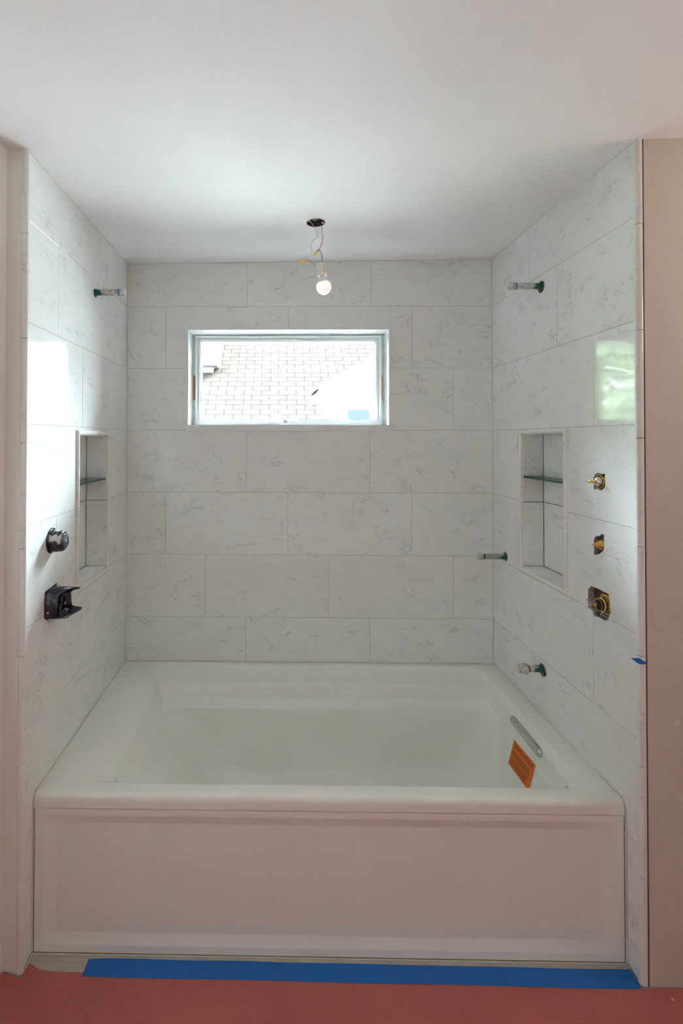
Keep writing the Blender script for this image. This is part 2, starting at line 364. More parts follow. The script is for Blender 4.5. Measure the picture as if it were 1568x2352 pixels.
def niche(f, N, wall):
    s0, s1, t0, t1 = N; D = ND; th = .006
    bm = bmesh.new()
    ss = [(s0, t0), (s1, t0), (s1, t1), (s0, t1)]
    A = [bm.verts.new(f(s, t, .012)) for s, t in ss]; Bv = [bm.verts.new(f(s, t, D)) for s, t in ss]
    for k in range(4): bm.faces.new((A[k], A[(k+1) % 4], Bv[(k+1) % 4], Bv[k]))
    bm.faces.new(Bv)
    bmesh.ops.solidify(bm, geom=bm.faces[:], thickness=-.003)
    r = obj('niche', bm, M_grout, wall)
    tm = 1.306; g = .0012
    # back tiles (facing the room), then side, sill and head tiles
    for a, b in ((t0, tm), (tm, t1)):
        obj('tile', tile_bm(lambda s, t, d: f(s, t, D-.007+d), s0+th+g, s1-th-g, a+g+(th if a == t0 else 0), b-g), M_tile, r)
        obj('tile', tile_bm(lambda s, t, d: f(s0+th-d, t, s), .002, D-.008, a+g+(th if a == t0 else 0), b-g, 0, th-.001), M_tile, r)
        obj('tile', tile_bm(lambda s, t, d: f(s1-th+d, t, s), .002, D-.008, a+g+(th if a == t0 else 0), b-g, 0, th-.001), M_tile, r)
    obj('tile', tile_bm(lambda s, t, d: f(s, t0+th-d, t), s0+g, s1-g, .002, D-.008, 0, th-.001), M_tile, r)
    obj('tile', tile_bm(lambda s, t, d: f(s, t1-th+d, t), s0+g, s1-g, .002, D-.008, 0, th-.001), M_tile, r)
    wd, pr = .019, .009; sm = (s0+s1)/2 - .01; o = -.003
    E0, E1, Z0, Z1 = s0-o, s1+o, t0-o, t1+o
    gg = .0006
    for a, b, ou, m0, m1 in [((E0, Z1), (sm-gg, Z1), (0, 1), 1, 0), ((sm+gg, Z1), (E1, Z1), (0, 1), 0, 1),
                             ((E0, Z0), (sm-gg, Z0), (0, -1), 1, 0), ((sm+gg, Z0), (E1, Z0), (0, -1), 0, 1),
                             ((E0, Z0), (E0, tm-gg), (-1, 0), 1, 0), ((E0, tm+gg), (E0, Z1), (-1, 0), 0, 1),
                             ((E1, Z0), (E1, tm-.018-gg), (1, 0), 1, 0), ((E1, tm-.018+gg), (E1, Z1), (1, 0), 0, 1)]:
        obj('trim_piece', half_round(bmesh.new(), f, a, b, wd, pr, ou, m0, m1), M_trim, r, smooth=False)
    for ch in r.children:
        if ch.name.startswith('trim_piece'):
            for p in ch.data.polygons: p.use_smooth = True
            ch.data.set_sharp_from_angle(angle=math.radians(40))
    return r
nl = niche(mapL, NL, wall_left); nr = niche(mapR, NR, wall_right)
nl['label'] = 'tall recessed niche with rounded marble border'; nr['label'] = 'tall recessed niche with rounded marble border'

# bullnose trims on the room ends of the side walls
def bull(x0, x1, z0, z1, rside):
    bm = bmesh.new(); y0, y1 = -.953, -.9665; r = .009; pts = []
    def q(cx, cy, a0, a1, rr):
        for k in range(6):
            a = a0+(a1-a0)*k/5; pts.append((cx+rr*math.cos(a), cy+rr*math.sin(a)))
    pts += [(x0, y0)]
    q(x0+r*.6, y1+r*.6, PI, 1.5*PI, r*.6) if rside < 0 else q(x0+r, y1+r, PI, 1.5*PI, r)
    q(x1-r, y1+r, 1.5*PI, 2*PI, r) if rside < 0 else q(x1-r*.6, y1+r*.6, 1.5*PI, 2*PI, r*.6)
    pts += [(x1, y0)]
    a = [bm.verts.new((x, y, z0+.0009)) for x, y in pts]; b = [bm.verts.new((x, y, z1-.0009)) for x, y in pts]
    bm.faces.new(a); bm.faces.new(b[::-1]); n = len(a)
    for k in range(n): bm.faces.new((a[k], a[(k+1) % n], b[(k+1) % n], b[k]))
    return bm
t1 = empty('trim_1', kind='structure'); t2 = empty('trim_2', kind='structure')
zl = [.003, .300, .617, .933, 1.249, 1.562, 1.875, 2.189, 2.447]; zr = [.003, .313, .630, .948, 1.264, 1.580, 1.896, 2.208, 2.463]
for a, b in zip(zl, zl[1:]):
    j = random.uniform(-.0003, .0003); obj('trim_piece', bull(-.0150+j, .0045+j, a, b, -1), M_trim, t1)
for a, b in zip(zr, zr[1:]):
    j = random.uniform(-.0003, .0003); obj('trim_piece', bull(1.7985+j, 1.8190+j, a, b, 1), M_trim, t2)
for t in (t1, t2):
    for ch in t.children:
        for p in ch.data.polygons: p.use_smooth = True
        ch.data.set_sharp_from_angle(angle=math.radians(40))

# outer room
def struct(name, bm, M, **k): return obj(name, bm, M, kind='structure', **k)
struct('wall_front_left', box(-.20, -.0155, -.962, -.93, 0, 2.47), M_wall)
wol = struct('wall_outer_left', box(-.20, -.060, -4.25, -.962, 0, 2.47), M_wall)
wfr = struct('wall_front_right', box(1.8235, 3.05, -.9635, -.93, 0, 2.48), M_wallb)
obj('gap', box(1.8185, 1.8240, -.9600, -.94, 0, 2.46), M_dark, wfr)
obj('gap', box(-.0160, -.0148, -.9600, -.94, 0, 2.44), M_dark, bpy.data.objects['wall_front_left'])
struct('wall_outer_right', box(2.90, 3.05, -4.25, -.9635, 0, 2.48), M_wall)
rear = struct('wall_rear', box(-.20, 3.05, -4.38, -4.25, 0, 2.48), M_wall)
# paint chip and nail hole
bm = bmesh.new()
for k in range(2):
    lathe(bm, [(0, .006-.001*k), (.0015, .0045-.001*k), (.002, .001)], (1.905, -.9632, .756-.006*k), (0, -1, 0), 10)
for v in bm.verts: v.co.x = 1.905+(v.co.x-1.905)*1.7 + (v.co.z-.753)*.6
obj('paint_chip', bm, M_wallb, wfr, label='small flaked paint chip')
obj('nail_hole', lath([(0, .0035), (.0006, .003)], (-.060, -.9900, 1.172), (1, 0, 0), 10), M_dark, wol, label='small dark nail hole')
# ceiling
def cz(x, y): return 2.4475 + .0089*x + .006*y
bm = bmesh.new()
cc = [(-.20, .14), (3.05, .14), (3.05, -4.38), (-.20, -4.38)]
A = [bm.verts.new((x, y, cz(x, y))) for x, y in cc]; Bv = [bm.verts.new((x, y, 2.60)) for x, y in cc]
bm.faces.new(A); bm.faces.new(Bv[::-1])
for k in range(4): bm.faces.new((A[k], A[(k+1) % 4], Bv[(k+1) % 4], Bv[k]))
ceiling = struct('ceiling', bm, M_ceil)
BX, BY = .903, -.436; BZ = cz(BX, BY)
boolcut(ceiling, [lath([(-.1, .0392), (.075, .0392)], (BX, BY, BZ), (0, 0, 1), 40)])
obj('scratch', tube(bmesh.new(), [(1.625, -.560, cz(1.625, -.56)+.0002), (1.629, -.550, cz(1.63, -.55)), (1.627, -.541, cz(1.627, -.541)+.0002)], .0011, 6), M_grout, ceiling, label='small grey scuff')
# floor
floor = struct('floor', box(-.20, 3.05, -4.38, .14, -.12, -.0016), M_fgrout)
for (y1, y0, off) in ((-.868, -1.00, 0), (-1.00, -1.305, .305), (-1.305, -1.61, 0)):
    x = -.0653+off-.61
    while x < 2.0:
        a, b = max(x, -.058), min(x+.61, 2.0)
        if y1 > -.95: b = min(b, 1.802); a = max(a, .001)
        if b-a > .03: obj('tile', box(a+.0014, b-.0014, y0+.0014, y1-.0014, -.008, 0.0, .0006, 1), M_floor, floor)
        x += .61

# caulk beads: corners of the alcove and along the tub
def bead(p, q, r, par, M=M_caulk): obj('caulk_bead', tube(bmesh.new(), [p, tuple((a+b)/2 for a, b in zip(p, q)), q], r, 8), M, par)
bead((.001, -.001, .48), (.001, -.001, 2.448), .0028, wall_back); bead((W-.001, -.001, .48), (W-.001, -.001, 2.463), .0028, wall_back)
bead((0, 0, 2.4475), (W, 0, 2.463), .0026, ceiling)
bead((0, 0, 2.4475), (0, -.96, 2.4417), .0022, ceiling); bead((W, 0, 2.4635), (W, -.96, 2.4578), .0022, ceiling)
bead((0, -.002, .4825), (W, -.002, .4825), .0030, wall_back)
bead((.002, 0, .4825), (.002, -.885, .4825), .0026, wall_left); bead((W-.002, 0, .4825), (W-.002, -.885, .4825), .0026, wall_right)
bead((.002, -.902, .46), (.002, -.902, .002), .0024, wall_left); bead((W-.002, -.902, .46), (W-.002, -.902, .002), .0030, wall_right)
bead((.0, -.9025, .0005), (W, -.9025, .0005), .0018, floor, M_fgrout)
bead((.002, -.905, .0005), (.0035, -.955, .0005), .0022, floor, M_fgrout); bead((W-.002, -.905, .0005), (W-.0035, -.955, .0005), .0022, floor, M_fgrout)

# ------------------------------------------------------------------ window
win = empty('window_1', (.80, 0, 1.6175), kind='structure')
def wp(name, bm, M, par=win, **k):
    o = obj(name, bm, M, None, **k)
    o.parent = par
    if par is win: o.matrix_parent_inverse = Matrix.Translation(-Vector((.80, 0, 1.6175)))
    return o
def ring(x0, x1, z0, z1, wx, y0, y1, wt=None, wb=None, bev=.0015):
    wt = wx if wt is None else wt; wb = wx if wb is None else wb
    bm = bmesh.new()
    o = [(x0, z0), (x1, z0), (x1, z1), (x0, z1)]; i = [(x0+wx, z0+wb), (x1-wx, z0+wb), (x1-wx, z1-wt), (x0+wx, z1-wt)]
    vs = [[bm.verts.new((p[0], y, p[1])) for p in L] for L, y in ((o, y0), (i, y0), (i, y1), (o, y1))]
    for a, b in ((0, 1), (1, 2), (2, 3), (3, 0)):
        for k in range(4): bm.faces.new((vs[a][k], vs[a][(k+1) % 4], vs[b][(k+1) % 4], vs[b][k]))
    if bev: bmesh.ops.bevel(bm, geom=bm.edges[:], offset=bev, segments=2, affect='EDGES')
    return bm
# marble edge pieces round the opening, sill, jamb lining
def edge_piece(x0, x1, z0, z1): return box(x0, x1, -.003, .045, z0, z1, .002, 2)
for a, b in ((.2985, .489), (.490, .802), (.803, 1.114), (1.115, 1.3045)): wp('trim_piece', edge_piece(a, b, 2.1165, 2.1290), M_trim)
for a, b in ((1.646, 1.957), (1.958, 2.1160)):
    wp('trim_piece', edge_piece(.2965, .3045, a, b), M_trim); wp('trim_piece', edge_piece(1.2955, 1.3055, a, b), M_trim)
wp('sill', box(.2955, 1.3065, -.007, .215, 1.6165, 1.6445, .002, 2), M_sill, label='flat white window sill board')
bm = bmesh.new(); bx(bm, .2990, .3045, .045, .128, 1.6445, 2.1235); bx(bm, 1.2990, 1.3040, .045, .128, 1.6445, 2.1235); bx(bm, .3045, 1.2990, .045, .128, 2.1170, 2.1235)
wp('jamb_lining', bm, M_trim)
wp('wall_edge', ring(.2900, 1.3100, 1.640, 2.130, .030, .128, .150, .0235, .012, 0), M_putty, label='raw pale green board edge around the frame')
for x0, x1, s in ((.3055, .3135, 1), (1.2840, 1.2920, -1)):
    p = wp('wood_patch', box(x0, x1, .1245, .132, 1.776, 1.908, .0008, 1), M_wood, label='bare wood shim showing in the gap')
    xx = (x1, x1+.0045) if s > 0 else (x0-.0045, x0)
    bm = bx(bmesh.new(), xx[0], xx[1], .1250, .132, 1.780, 1.906)
    obj('nail_gap', bm, M_dark, p)
wp('window_frame', ring(.3195, 1.2835, 1.6445, 2.1120, .0105, .112, .20, .0105, .008), M_white)
wp('frame_step', ring(.3290, 1.2740, 1.652, 2.1020, .0065, .135, .20, .0085, .004), M_white)
sash = wp('sash', ring(.3350, 1.2665, 1.655, 2.0945, .0115, .124, .180, .0125, .022, .003), M_white)
obj('gasket', ring(.3460, 1.2555, 1.6765, 2.0825, .0022, .150, .156, bev=0), mat('gasket_grey', (.35, .36, .36), .6), sash)
pane = wp('pane', box(.3475, 1.2540, .158, .162, 1.678, 2.081), M_pane)
wp('frame_rail', box(.3300, 1.2730, .100, .134, 1.6445, 1.6750, .004, 3), M_white)
# crank operator
bm = lath([(0, .064), (.006, .063), (.011, .054), (.0145, .036), (.0160, .012)], (.795, .102, 1.6610), (0, -1, .25), 36)
for v in bm.verts: v.co.z = 1.6600 + (v.co.z-1.6600)*.24
crank = wp('crank_cover', bm, M_white, smooth=True)
bm = tube(bmesh.new(), [(.786, .086, 1.6665), (.779, .084, 1.676), (.765, .083, 1.690), (.750, .082, 1.7005), (.735, .082, 1.7065), (.720, .082, 1.7060)], .0036, 10)
lathe(bm, [(0, .0085), (.004, .0088), (.010, .006)], (.786, .092, 1.6650), (.1, -.7, .7), 20)
ca = obj('crank_arm', bm, mat('crank_metal', (.50, .52, .56), .35, metal=.6), crank, smooth=True)
kb = obj('crank_knob', lath([(0, .003), (.001, .0052), (.012, .0060), (.022, .0068), (.0225, .0060)], (.7155, .082, 1.6990), (-.12, 0, 1), 20), M_white, crank)
obj('knob_cap', lath([(.0221, .0062), (.0232, .0060), (.0236, .0040)], (.7155, .082, 1.6990), (-.12, 0, 1), 20), mat('knob_tan', (.42, .30, .22), .5), crank)
obj('crank_screw', lath([(0, .0062), (.003, .0054), (.0045, .003)], (.793, .085, 1.6780), (.2, -.3, 1), 16), M_steel, crank)
lt = wp('sash_lock', box(.3455, .3530, .116, .126, 1.757, 1.818, .001, 1), mat('lock_grey', (.55, .57, .66), .4), label='small grey latch plate')

# ------------------------------------------------------------------ bathtub
tub = empty('bathtub', (.90, -.45, 0), 'white alcove bathtub with panelled apron and stepped ledge under the window', 'bathtub')
TI = Matrix.Translation(-Vector((.90, -.45, 0)))
def tp(name, bm, M, par=tub, **k):
    o = obj(name, bm, M, None, **k); o.parent = par
    if par is tub: o.matrix_parent_inverse = TI
    return o
def rrect(xl, xr, yn, yf, rads, z, nc=9, ns=18):
    """points of a rounded rectangle; rads = near-left, near-right, far-right, far-left"""
    cs = [(xl+rads[0], yn+rads[0], PI, rads[0]), (xr-rads[1], yn+rads[1], 1.5*PI, rads[1]), (xr-rads[2], yf-rads[2], 0, rads[2]), (xl+rads[3], yf-rads[3], .5*PI, rads[3])]
    pts = []; arcs = []
    for cx, cy, a0, r in cs: arcs.append([(cx+r*math.cos(a0+PI/2*k/nc), cy+r*math.sin(a0+PI/2*k/nc)) for k in range(nc+1)])
    for i in range(4):
        pts += arcs[i]; a = arcs[i][-1]; b = arcs[(i+1) % 4][0]
        pts += [(a[0]+(b[0]-a[0])*k/ns, a[1]+(b[1]-a[1])*k/ns) for k in range(1, ns)]
    return [(x, y, z) for x, y in pts]
RINGS = [  # xl, xr, y_near, y_far, radii, z
    (.003, 1.800, -.8995, -.0060, (.001, .001, .001, .001), .439),
    (.003, 1.800, -.8995, -.0060, (.001, .001, .001, .001), .460),
    (.003, 1.800, -.8990, -.0060, (.001, .001, .001, .001), .468),
    (.003, 1.800, -.8965, -.0060, (.001, .001, .001, .001), .4745),
    (.003, 1.800, -.8925, -.0060, (.001, .001, .001, .001), .4790),
    (.003, 1.800, -.8870, -.0060, (.001, .001, .001, .001), .4814),
    (.004, 1.799, -.8800, -.0075, (.001, .001, .001, .001), .482),
    (.120, 1.727, -.8500, -.040, (.050, .060, .075, .020), .482),
    (.132, 1.722, -.8455, -.044, (.055, .065, .080, .022), .4812),
    (.146, 1.718, -.8415, -.049, (.060, .070, .085, .024), .4785),
    (.160, 1.714, -.8385, -.055, (.065, .075, .090, .026), .4745),
    (.186, 1.708, -.8350, -.085, (.070, .080, .075, .028), .4660),
    (.202, 1.704, -.8330, -.150, (.075, .085, .060, .030), .4580),
    (.205, 1.703, -.8325, -.160, (.075, .085, .055, .030), .4560),
    (.208, 1.702, -.8320, -.166, (.075, .085, .055, .030), .4510),
    (.212, 1.700, -.8310, -.169, (.080, .090, .055, .030), .4420),
    (.234, 1.693, -.8280, -.175, (.080, .095, .058, .032), .4020),
    (.238, 1.692, -.8270, -.179, (.080, .095, .060, .034), .3960),
    (.241, 1.691, -.8265, -.187, (.085, .100, .062, .040), .3930),
    (.249, 1.690, -.8250, -.226, (.085, .100, .085, .055), .3900),
    (.252, 1.689, -.8245, -.233, (.085, .100, .090, .060), .3870),
    (.256, 1.688, -.8240, -.238, (.090, .105, .092, .065), .3810),
    (.300, 1.681, -.8180, -.246, (.10, .11, .10, .08), .330),
    (.372, 1.671, -.8080, -.256, (.11, .12, .11, .09), .260),
    (.432, 1.659, -.7960, -.266, (.12, .13, .12, .10), .195),
    (.466, 1.645, -.7850, -.276, (.13, .13, .12, .11), .158),
    (.490, 1.628, -.7720, -.288, (.13, .13, .12, .11), .136),
    (.520, 1.600, -.7500, -.308, (.13, .13, .12, .11), .120),
    (.570, 1.560, -.7200, -.335, (.12, .12, .11, .10), .112),
    (.700, 1.450, -.6500, -.400, (.10, .10, .10, .09), .108)]
bm = bmesh.new(); prev = None
for R_ in RINGS:
    vs = [bm.verts.new(p) for p in rrect(*R_)]
    if prev:
        n = len(vs)
        for k in range(n): bm.faces.new((prev[k], prev[(k+1) % n], vs[(k+1) % n], vs[k]))
    prev = vs
bm.faces.new(prev)
tp('basin', bm, M_acryl, smooth=80)
# apron with recessed panel
def arect(x0, x1, z0, z1, y, n=12):
    P = []
    for a, b in (((x0, z0), (x1, z0)), ((x1, z0), (x1, z1)), ((x1, z1), (x0, z1)), ((x0, z1), (x0, z0))):
        P += [(a[0]+(b[0]-a[0])*k/n, y, a[1]+(b[1]-a[1])*k/n) for k in range(n)]
    return P
bm = bmesh.new(); prev = None
for R_ in [(.003, 1.800, .0015, .4400, -.868), (.003, 1.800, .0015, .4400, -.8960), (.006, 1.797, .0030, .4400, -.8995), (.0305, 1.7815, .0250, .4200, -.8995),
           (.0325, 1.7795, .0268, .4180, -.8992), (.0355, 1.7765, .0290, .4150, -.8982), (.0700, 1.7400, .0540, .3920, -.8902), (.0730, 1.7370, .0565, .3895, -.8896), (.0760, 1.7340, .0590, .3870, -.8895), (.5, 1.3, .15, .30, -.8895)]:
    vs = [bm.verts.new(p) for p in arect(*R_)]
    if prev:
        n = len(vs)
        for k in range(n): bm.faces.new((prev[k], prev[(k+1) % n], vs[(k+1) % n], vs[k]))
    prev = vs
bm.faces.new(prev)
tp('apron', bm, M_acryl, smooth=24)
# long chrome overflow cover on the right end wall of the basin
bm = bmesh.new(); n = 28; L0, L1 = Vector((1.7015, -.400, .4455)), Vector((1.6990, -.628, .4425)); r0 = .0165
ax = (L1-L0).normalized(); upv = Vector((.09, 0, 1)).normalized(); nrm = ax.cross(upv).normalized()
if nrm.x > 0: nrm = -nrm
hl = (L1-L0).length/2; cen = (L0+L1)/2; prev = None
for inset, dep in ((0, -.004), (0, .002), (.0012, .0068), (.0035, .0105), (.0062, .0122), (.0085, .0112), (.0110, .0122), (.0150, .0125)):
    r = max(r0-inset, .0012); vs = []
    for k in range(n):
        a = 2*PI*k/n; c = math.cos(a); s = math.sin(a)
        along = (hl-r0)*(1 if c > 0 else -1) + (r0-inset)*c if abs(c) > 1e-6 else (hl-r0)*0
        vs.append(bm.verts.new(cen + ax*along + upv*(r*s) + nrm*dep))
    if prev:
        for k in range(n): bm.faces.new((prev[k], prev[(k+1) % n], vs[(k+1) % n], vs[k]))
    prev = vs
bm.faces.new(prev)
tp('overflow_cover', bm, M_chrome, smooth=True, label='long rounded chrome overflow cover')
# orange warning sticker
SM = mat('sticker_orange', (.80, .17, .01), .55); nt = SM.node_tree; b = nt.nodes['Principled BSDF']
tc = nt.nodes.new('ShaderNodeTexCoord'); sp = nt.nodes.new('ShaderNodeSeparateXYZ'); nt.links.new(tc.outputs['UV'], sp.inputs[0])
def mth(op, a, b_=None, c=None):
    k = nt.nodes.new('ShaderNodeMath'); k.operation = op
    for i, v in enumerate((a, b_, c)):
        if v is None: continue
        if isinstance(v, (int, float)): k.inputs[i].default_value = v
        else: nt.links.new(v, k.inputs[i])
    return k.outputs[0]
U_, V_ = sp.outputs[0], sp.outputs[1]
line = mth('LESS_THAN', mth('FRACT', mth('MULTIPLY', V_, 26.0)), .62)
nz = nt.nodes.new('ShaderNodeTexNoise'); nz.inputs['Scale'].default_value = 1.0; nz.inputs['Detail'].default_value = 0
cm = nt.nodes.new('ShaderNodeCombineXYZ'); nt.links.new(mth('MULTIPLY', U_, 75.0), cm.inputs[0]); nt.links.new(mth('MULTIPLY', mth('FLOOR', mth('MULTIPLY', V_, 26.0)), 7.3), cm.inputs[1])
nt.links.new(cm.outputs[0], nz.inputs['Vector'])
word = mth('GREATER_THAN', nz.outputs['Fac'], .40)
def band(v0, v1, u1): return mth('MULTIPLY', mth('MULTIPLY', mth('GREATER_THAN', V_, v0), mth('LESS_THAN', V_, v1)), mth('MULTIPLY', mth('LESS_THAN', U_, u1), mth('GREATER_THAN', U_, .05)))
blk = mth('ADD', mth('ADD', band(.75, .93, .93), band(.42, .66, .86)), band(.08, .35, .80))
rule = mth('MULTIPLY', mth('MULTIPLY', mth('GREATER_THAN', V_, .383), mth('LESS_THAN', V_, .395)), mth('GREATER_THAN', U_, .04))
ink = mth('MINIMUM', mth('ADD', mth('MULTIPLY', mth('MULTIPLY', line, word), blk), rule), 1.0)
mx = nt.nodes.new('ShaderNodeMix'); mx.data_type = 'RGBA'; mx.inputs[6].default_value = (.80, .17, .01, 1); mx.inputs[7].default_value = (.18, .035, .008, 1)
nt.links.new(ink, mx.inputs[0]); nt.links.new(mx.outputs[2], b.inputs['Base Color'])
def tubwall_x(z):   # right end wall of the basin
    zs = [(.451, 1.702), (.442, 1.700), (.402, 1.693), (.39, 1.690), (.381, 1.688), (.33, 1.681), (.26, 1.671), (.195, 1.659)]
    for (za, xa), (zb, xb) in zip(zs, zs[1:]):
        if zb <= z <= za: return xb+(xa-xb)*(z-zb)/(za-zb)
    return 1.70
bm = bmesh.new(); uvl = bm.loops.layers.uv.new('UVMap'); nu, nv = 6, 10; gridv = {}
for i in range(nu+1):
    for j in range(nv+1):
        u_, v_ = i/nu, j/nv; z = .280+v_*.107 + .004*u_; y = -.425-.158*u_ - .020*v_
        gridv[i, j] = (bm.verts.new((tubwall_x(z)-.0016, y, z)), u_, v_)
for i in range(nu):
    for j in range(nv):
        q = [gridv[i, j], gridv[i+1, j], gridv[i+1, j+1], gridv[i, j+1]]; fc = bm.faces.new([k[0] for k in q])
        for lp, k in zip(fc.loops, q): lp[uvl].uv = (k[1], k[2])
tp('warning_sticker', bm, SM, label='orange printed warning sticker')
bm = lath([(0, .0075), (.0006, .0070)], (1.6925, -.585, .402), (-1, 0, .12), 20)
tp('clear_sticker', bm, mat('clear_film', (.80, .82, .80), .2), label='tiny round clear sticker')

# ------------------------------------------------------------------ pipe stubs
def pipe_stub(base, dx, L, label, r=.0130, cap_r=.0170, cap_l=.022, cone=False, cap_m=M_cap, body=M_pipeW, blue=True, green=.03, group=None):
    s = 1 if dx > 0 else -1
    t = empty('pipe_stub', base, label, 'pipe', group)
    o = (0, 0, 0); ax = (s, 0, 0)
    obj('pipe', lath([(-.07, r), (green, r), (green, r), (L-cap_l-.008, r)], o, ax, 28), body, t, smooth=True)
    bm = bmesh.new(); n = 28; a0 = []; b0 = []          # flaked green coat at the wall end
    for k in range(n):
        a = 2*PI*k/n; e = green + .012*math.sin(2*a+.6) + .006*math.sin(5*a)
        a0.append(bm.verts.new((-s*.004, (r+.0004)*math.cos(a), (r+.0004)*math.sin(a)))); b0.append(bm.verts.new((s*e, (r+.0004)*math.cos(a), (r+.0004)*math.sin(a))))
    for k in range(n): bm.faces.new((a0[k], a0[(k+1) % n], b0[(k+1) % n], b0[k]))
    obj('green_coating', bm, M_pgreen, t, smooth=True)
    th = []
    x = L-cap_l-.010
    while x < L-cap_l+.002:
        th += [(x, r+.0004), (x+.0008, r-.0006)]; x += .0016
    obj('thread', lath(th, o, ax, 24), M_thread, t)
    if blue: obj('thread_tape', lath([(L-cap_l-.0065, r+.0008), (L-cap_l-.001, r+.0012)], o, ax, 24), M_btape, t)
    # cap: collar ring and eight-sided head
    bm = lath([(L-cap_l, cap_r*.98), (L-cap_l+.001, cap_r*1.06), (L-cap_l+.005, cap_r*1.06), (L-cap_l+.006, cap_r*.98)], o, ax, 28)
    lathe(bm, [(L-cap_l+.005, cap_r*.96), (L-.003, cap_r*.96), (L-.0006, cap_r*.84), (L, cap_r*.70)], o, ax, 8)
    obj('cap', bm, cap_m, t)
    return t
pipe_stub((0, -.421, 2.1765), 1, .126, 'capped pipe stub sticking out of the upper left wall', green=.020)
pipe_stub((W, -.436, 2.1915), -1, .127, 'capped pipe stub sticking out of the upper right wall', green=.018)
pipe_stub((W, -.122, 1.0315), -1, .124, 'capped grey-green pipe stub low in the right corner beside the right niche', r=.0120, cap_r=.0155, blue=False, body=M_pipeA, green=.018)
pipe_stub((W, -.434, .6610), -1, .090, 'short capped tub spout pipe stub just above the tub on the right wall', r=.0125, cap_r=.0195, cap_l=.030, blue=False, cap_m=M_cap, green=.028)

# ------------------------------------------------------------------ brass valves on the right wall
XA = (-1, 0, 0)
v = empty('diverter_valve', (W, -.788, 1.4377), 'brass valve stem with shiny chrome dome, topmost hole of the right wall', 'valve')
P = lambda nm, bm, M, par=v, sm=True: obj(nm, bm, M, par, smooth=sm)
P('collar', lath([(-.030, .0245), (-.002, .0245), (.0005, .0235), (.0010, .0205), (-.001, .0195), (-.030, .0195)], (0, 0, 0), XA, 32), M_brass)
P('dome', lath([(-.03, .0165), (-.004, .0165), (.004, .0160), (.009, .0140), (.012, .0105), (.0135, .0060), (.0137, .0045)], (0, 0, 0), XA, 32), M_chrome)
P('stem', lath([(.010, .0046), (.020, .0048), (.0205, .0058), (.0235, .0058), (.024, .0042), (.0260, .0040), (.0265, .0046), (.0345, .0044), (.035, .003)], (0, 0, 0), XA, 12), M_brass, sm=False)
P('screw', lath([(.034, .0015), (.0395, .0015), (.0400, .0030), (.0420, .0034), (.0440, .0024), (.0445, .0008)], (0, 0, 0), XA, 16), M_steel)
v = empty('volume_valve', (W, -.787, 1.2310), 'small brass cone-shaped valve stem, middle hole of the right wall', 'valve')
P('backplate', lath([(-.034, .032), (-.026, .032), (-.0255, .030), (-.026, .015)], (0, 0, 0), XA, 32), mat('valve_plate', (.42, .46, .50), .4), v)
P('bonnet', lath([(-.03, .0175), (-.010, .0178), (-.0095, .0168), (-.008, .0168), (-.0075, .0178), (-.004, .0175), (-.002, .0160), (.003, .0125), (.008, .0095), (.010, .0080)], (0, 0, 0), XA, 32), M_brass, v)
P('stem_nut', lath([(.009, .0068), (.010, .0076), (.0125, .0076), (.0135, .0062)], (0, 0, 0), XA, 6), M_brass, v, False)
P('stem', lath([(.012, .0038), (.0205, .0038)], (0, 0, 0), XA, 12), M_brass, v)
P('screw', lath([(.0195, .0014), (.0235, .0014), (.0240, .0026), (.0262, .0028), (.0280, .0014)], (0, 0, 0), XA, 16), M_steel, v)
v = empty('thermostatic_valve', (W, -.790, 1.0365), 'large brass shower valve in a rough angular hole, lowest on the right wall', 'valve')
P('body', lath([(-.070, .030), (-.030, .031), (-.018, .0305), (-.014, .028), (-.013, .024)], (0, 0, 0), XA, 32), M_brass2, v)
P('flange', lath([(-.020, .0330), (-.016, .0340), (-.014, .0335), (-.0130, .0300), (-.0140, .0260)], (.002, 0, 0), XA, 32), M_brass, v)
P('hex_nut', lath([(-.016, .0235), (-.004, .0235), (-.003, .0215)], (0, 0, 0), XA, 6), M_brass, v, False)
P('seal_ring', lath([(-.005, .0215), (-.004, .0225), (-.002, .0225), (-.001, .0215)], (0, 0, 0), XA, 32), mat('seal_white', (.75, .76, .74), .4), v)
P('sleeve', lath([(-.002, .0205), (.008, .0205), (.0085, .0196), (.0080, .0180), (.000, .0180)], (0, 0, 0), XA, 32), M_brass, v)
P('cartridge', lath([(-.004, .0172), (.008, .0172), (.0085, .0160), (.0100, .0158), (.0105, .0130), (.0130, .0128), (.0140, .0100), (.0150, .0095)], (0, 0, 0), XA, 32), M_rubber, v)
P('stem', lath([(.014, .0070), (.017, .0074), (.019, .0060), (.0195, .0042), (.029, .0040), (.0295, .0030)], (0, 0, 0), XA, 16), M_brass, v)
P('screw', lath([(.028, .0016), (.0335, .0016), (.0340, .0032), (.0362, .0036), (.0380, .0018)], (0, 0, 0), XA, 16), M_steel, v)
for (dy, dz, x1_, x0_) in ((.018, .0115, .0375, -.02), (-.0265, -.0155, .0135, -.02)):
    o = P('mounting_screw', lath([(x0_, .0018), (x1_-.005, .0018), (x1_-.0045, .0036), (x1_-.002, .0040), (x1_, .0020)], (0, dy, dz), XA, 16), M_steel, v)
bm = bmesh.new(); bx(bm, .012, .045, -.036, .024, -.050, -.0335, .002)
P('bracket', bm, mat('bracket_grey', (.33, .35, .36), .5), v, False)
bm = bmesh.new(); bx(bm, .010, .038, -.030, .016, -.0445, -.0395, .001)
P('backing_green', bm, M_pgreen, v, False)
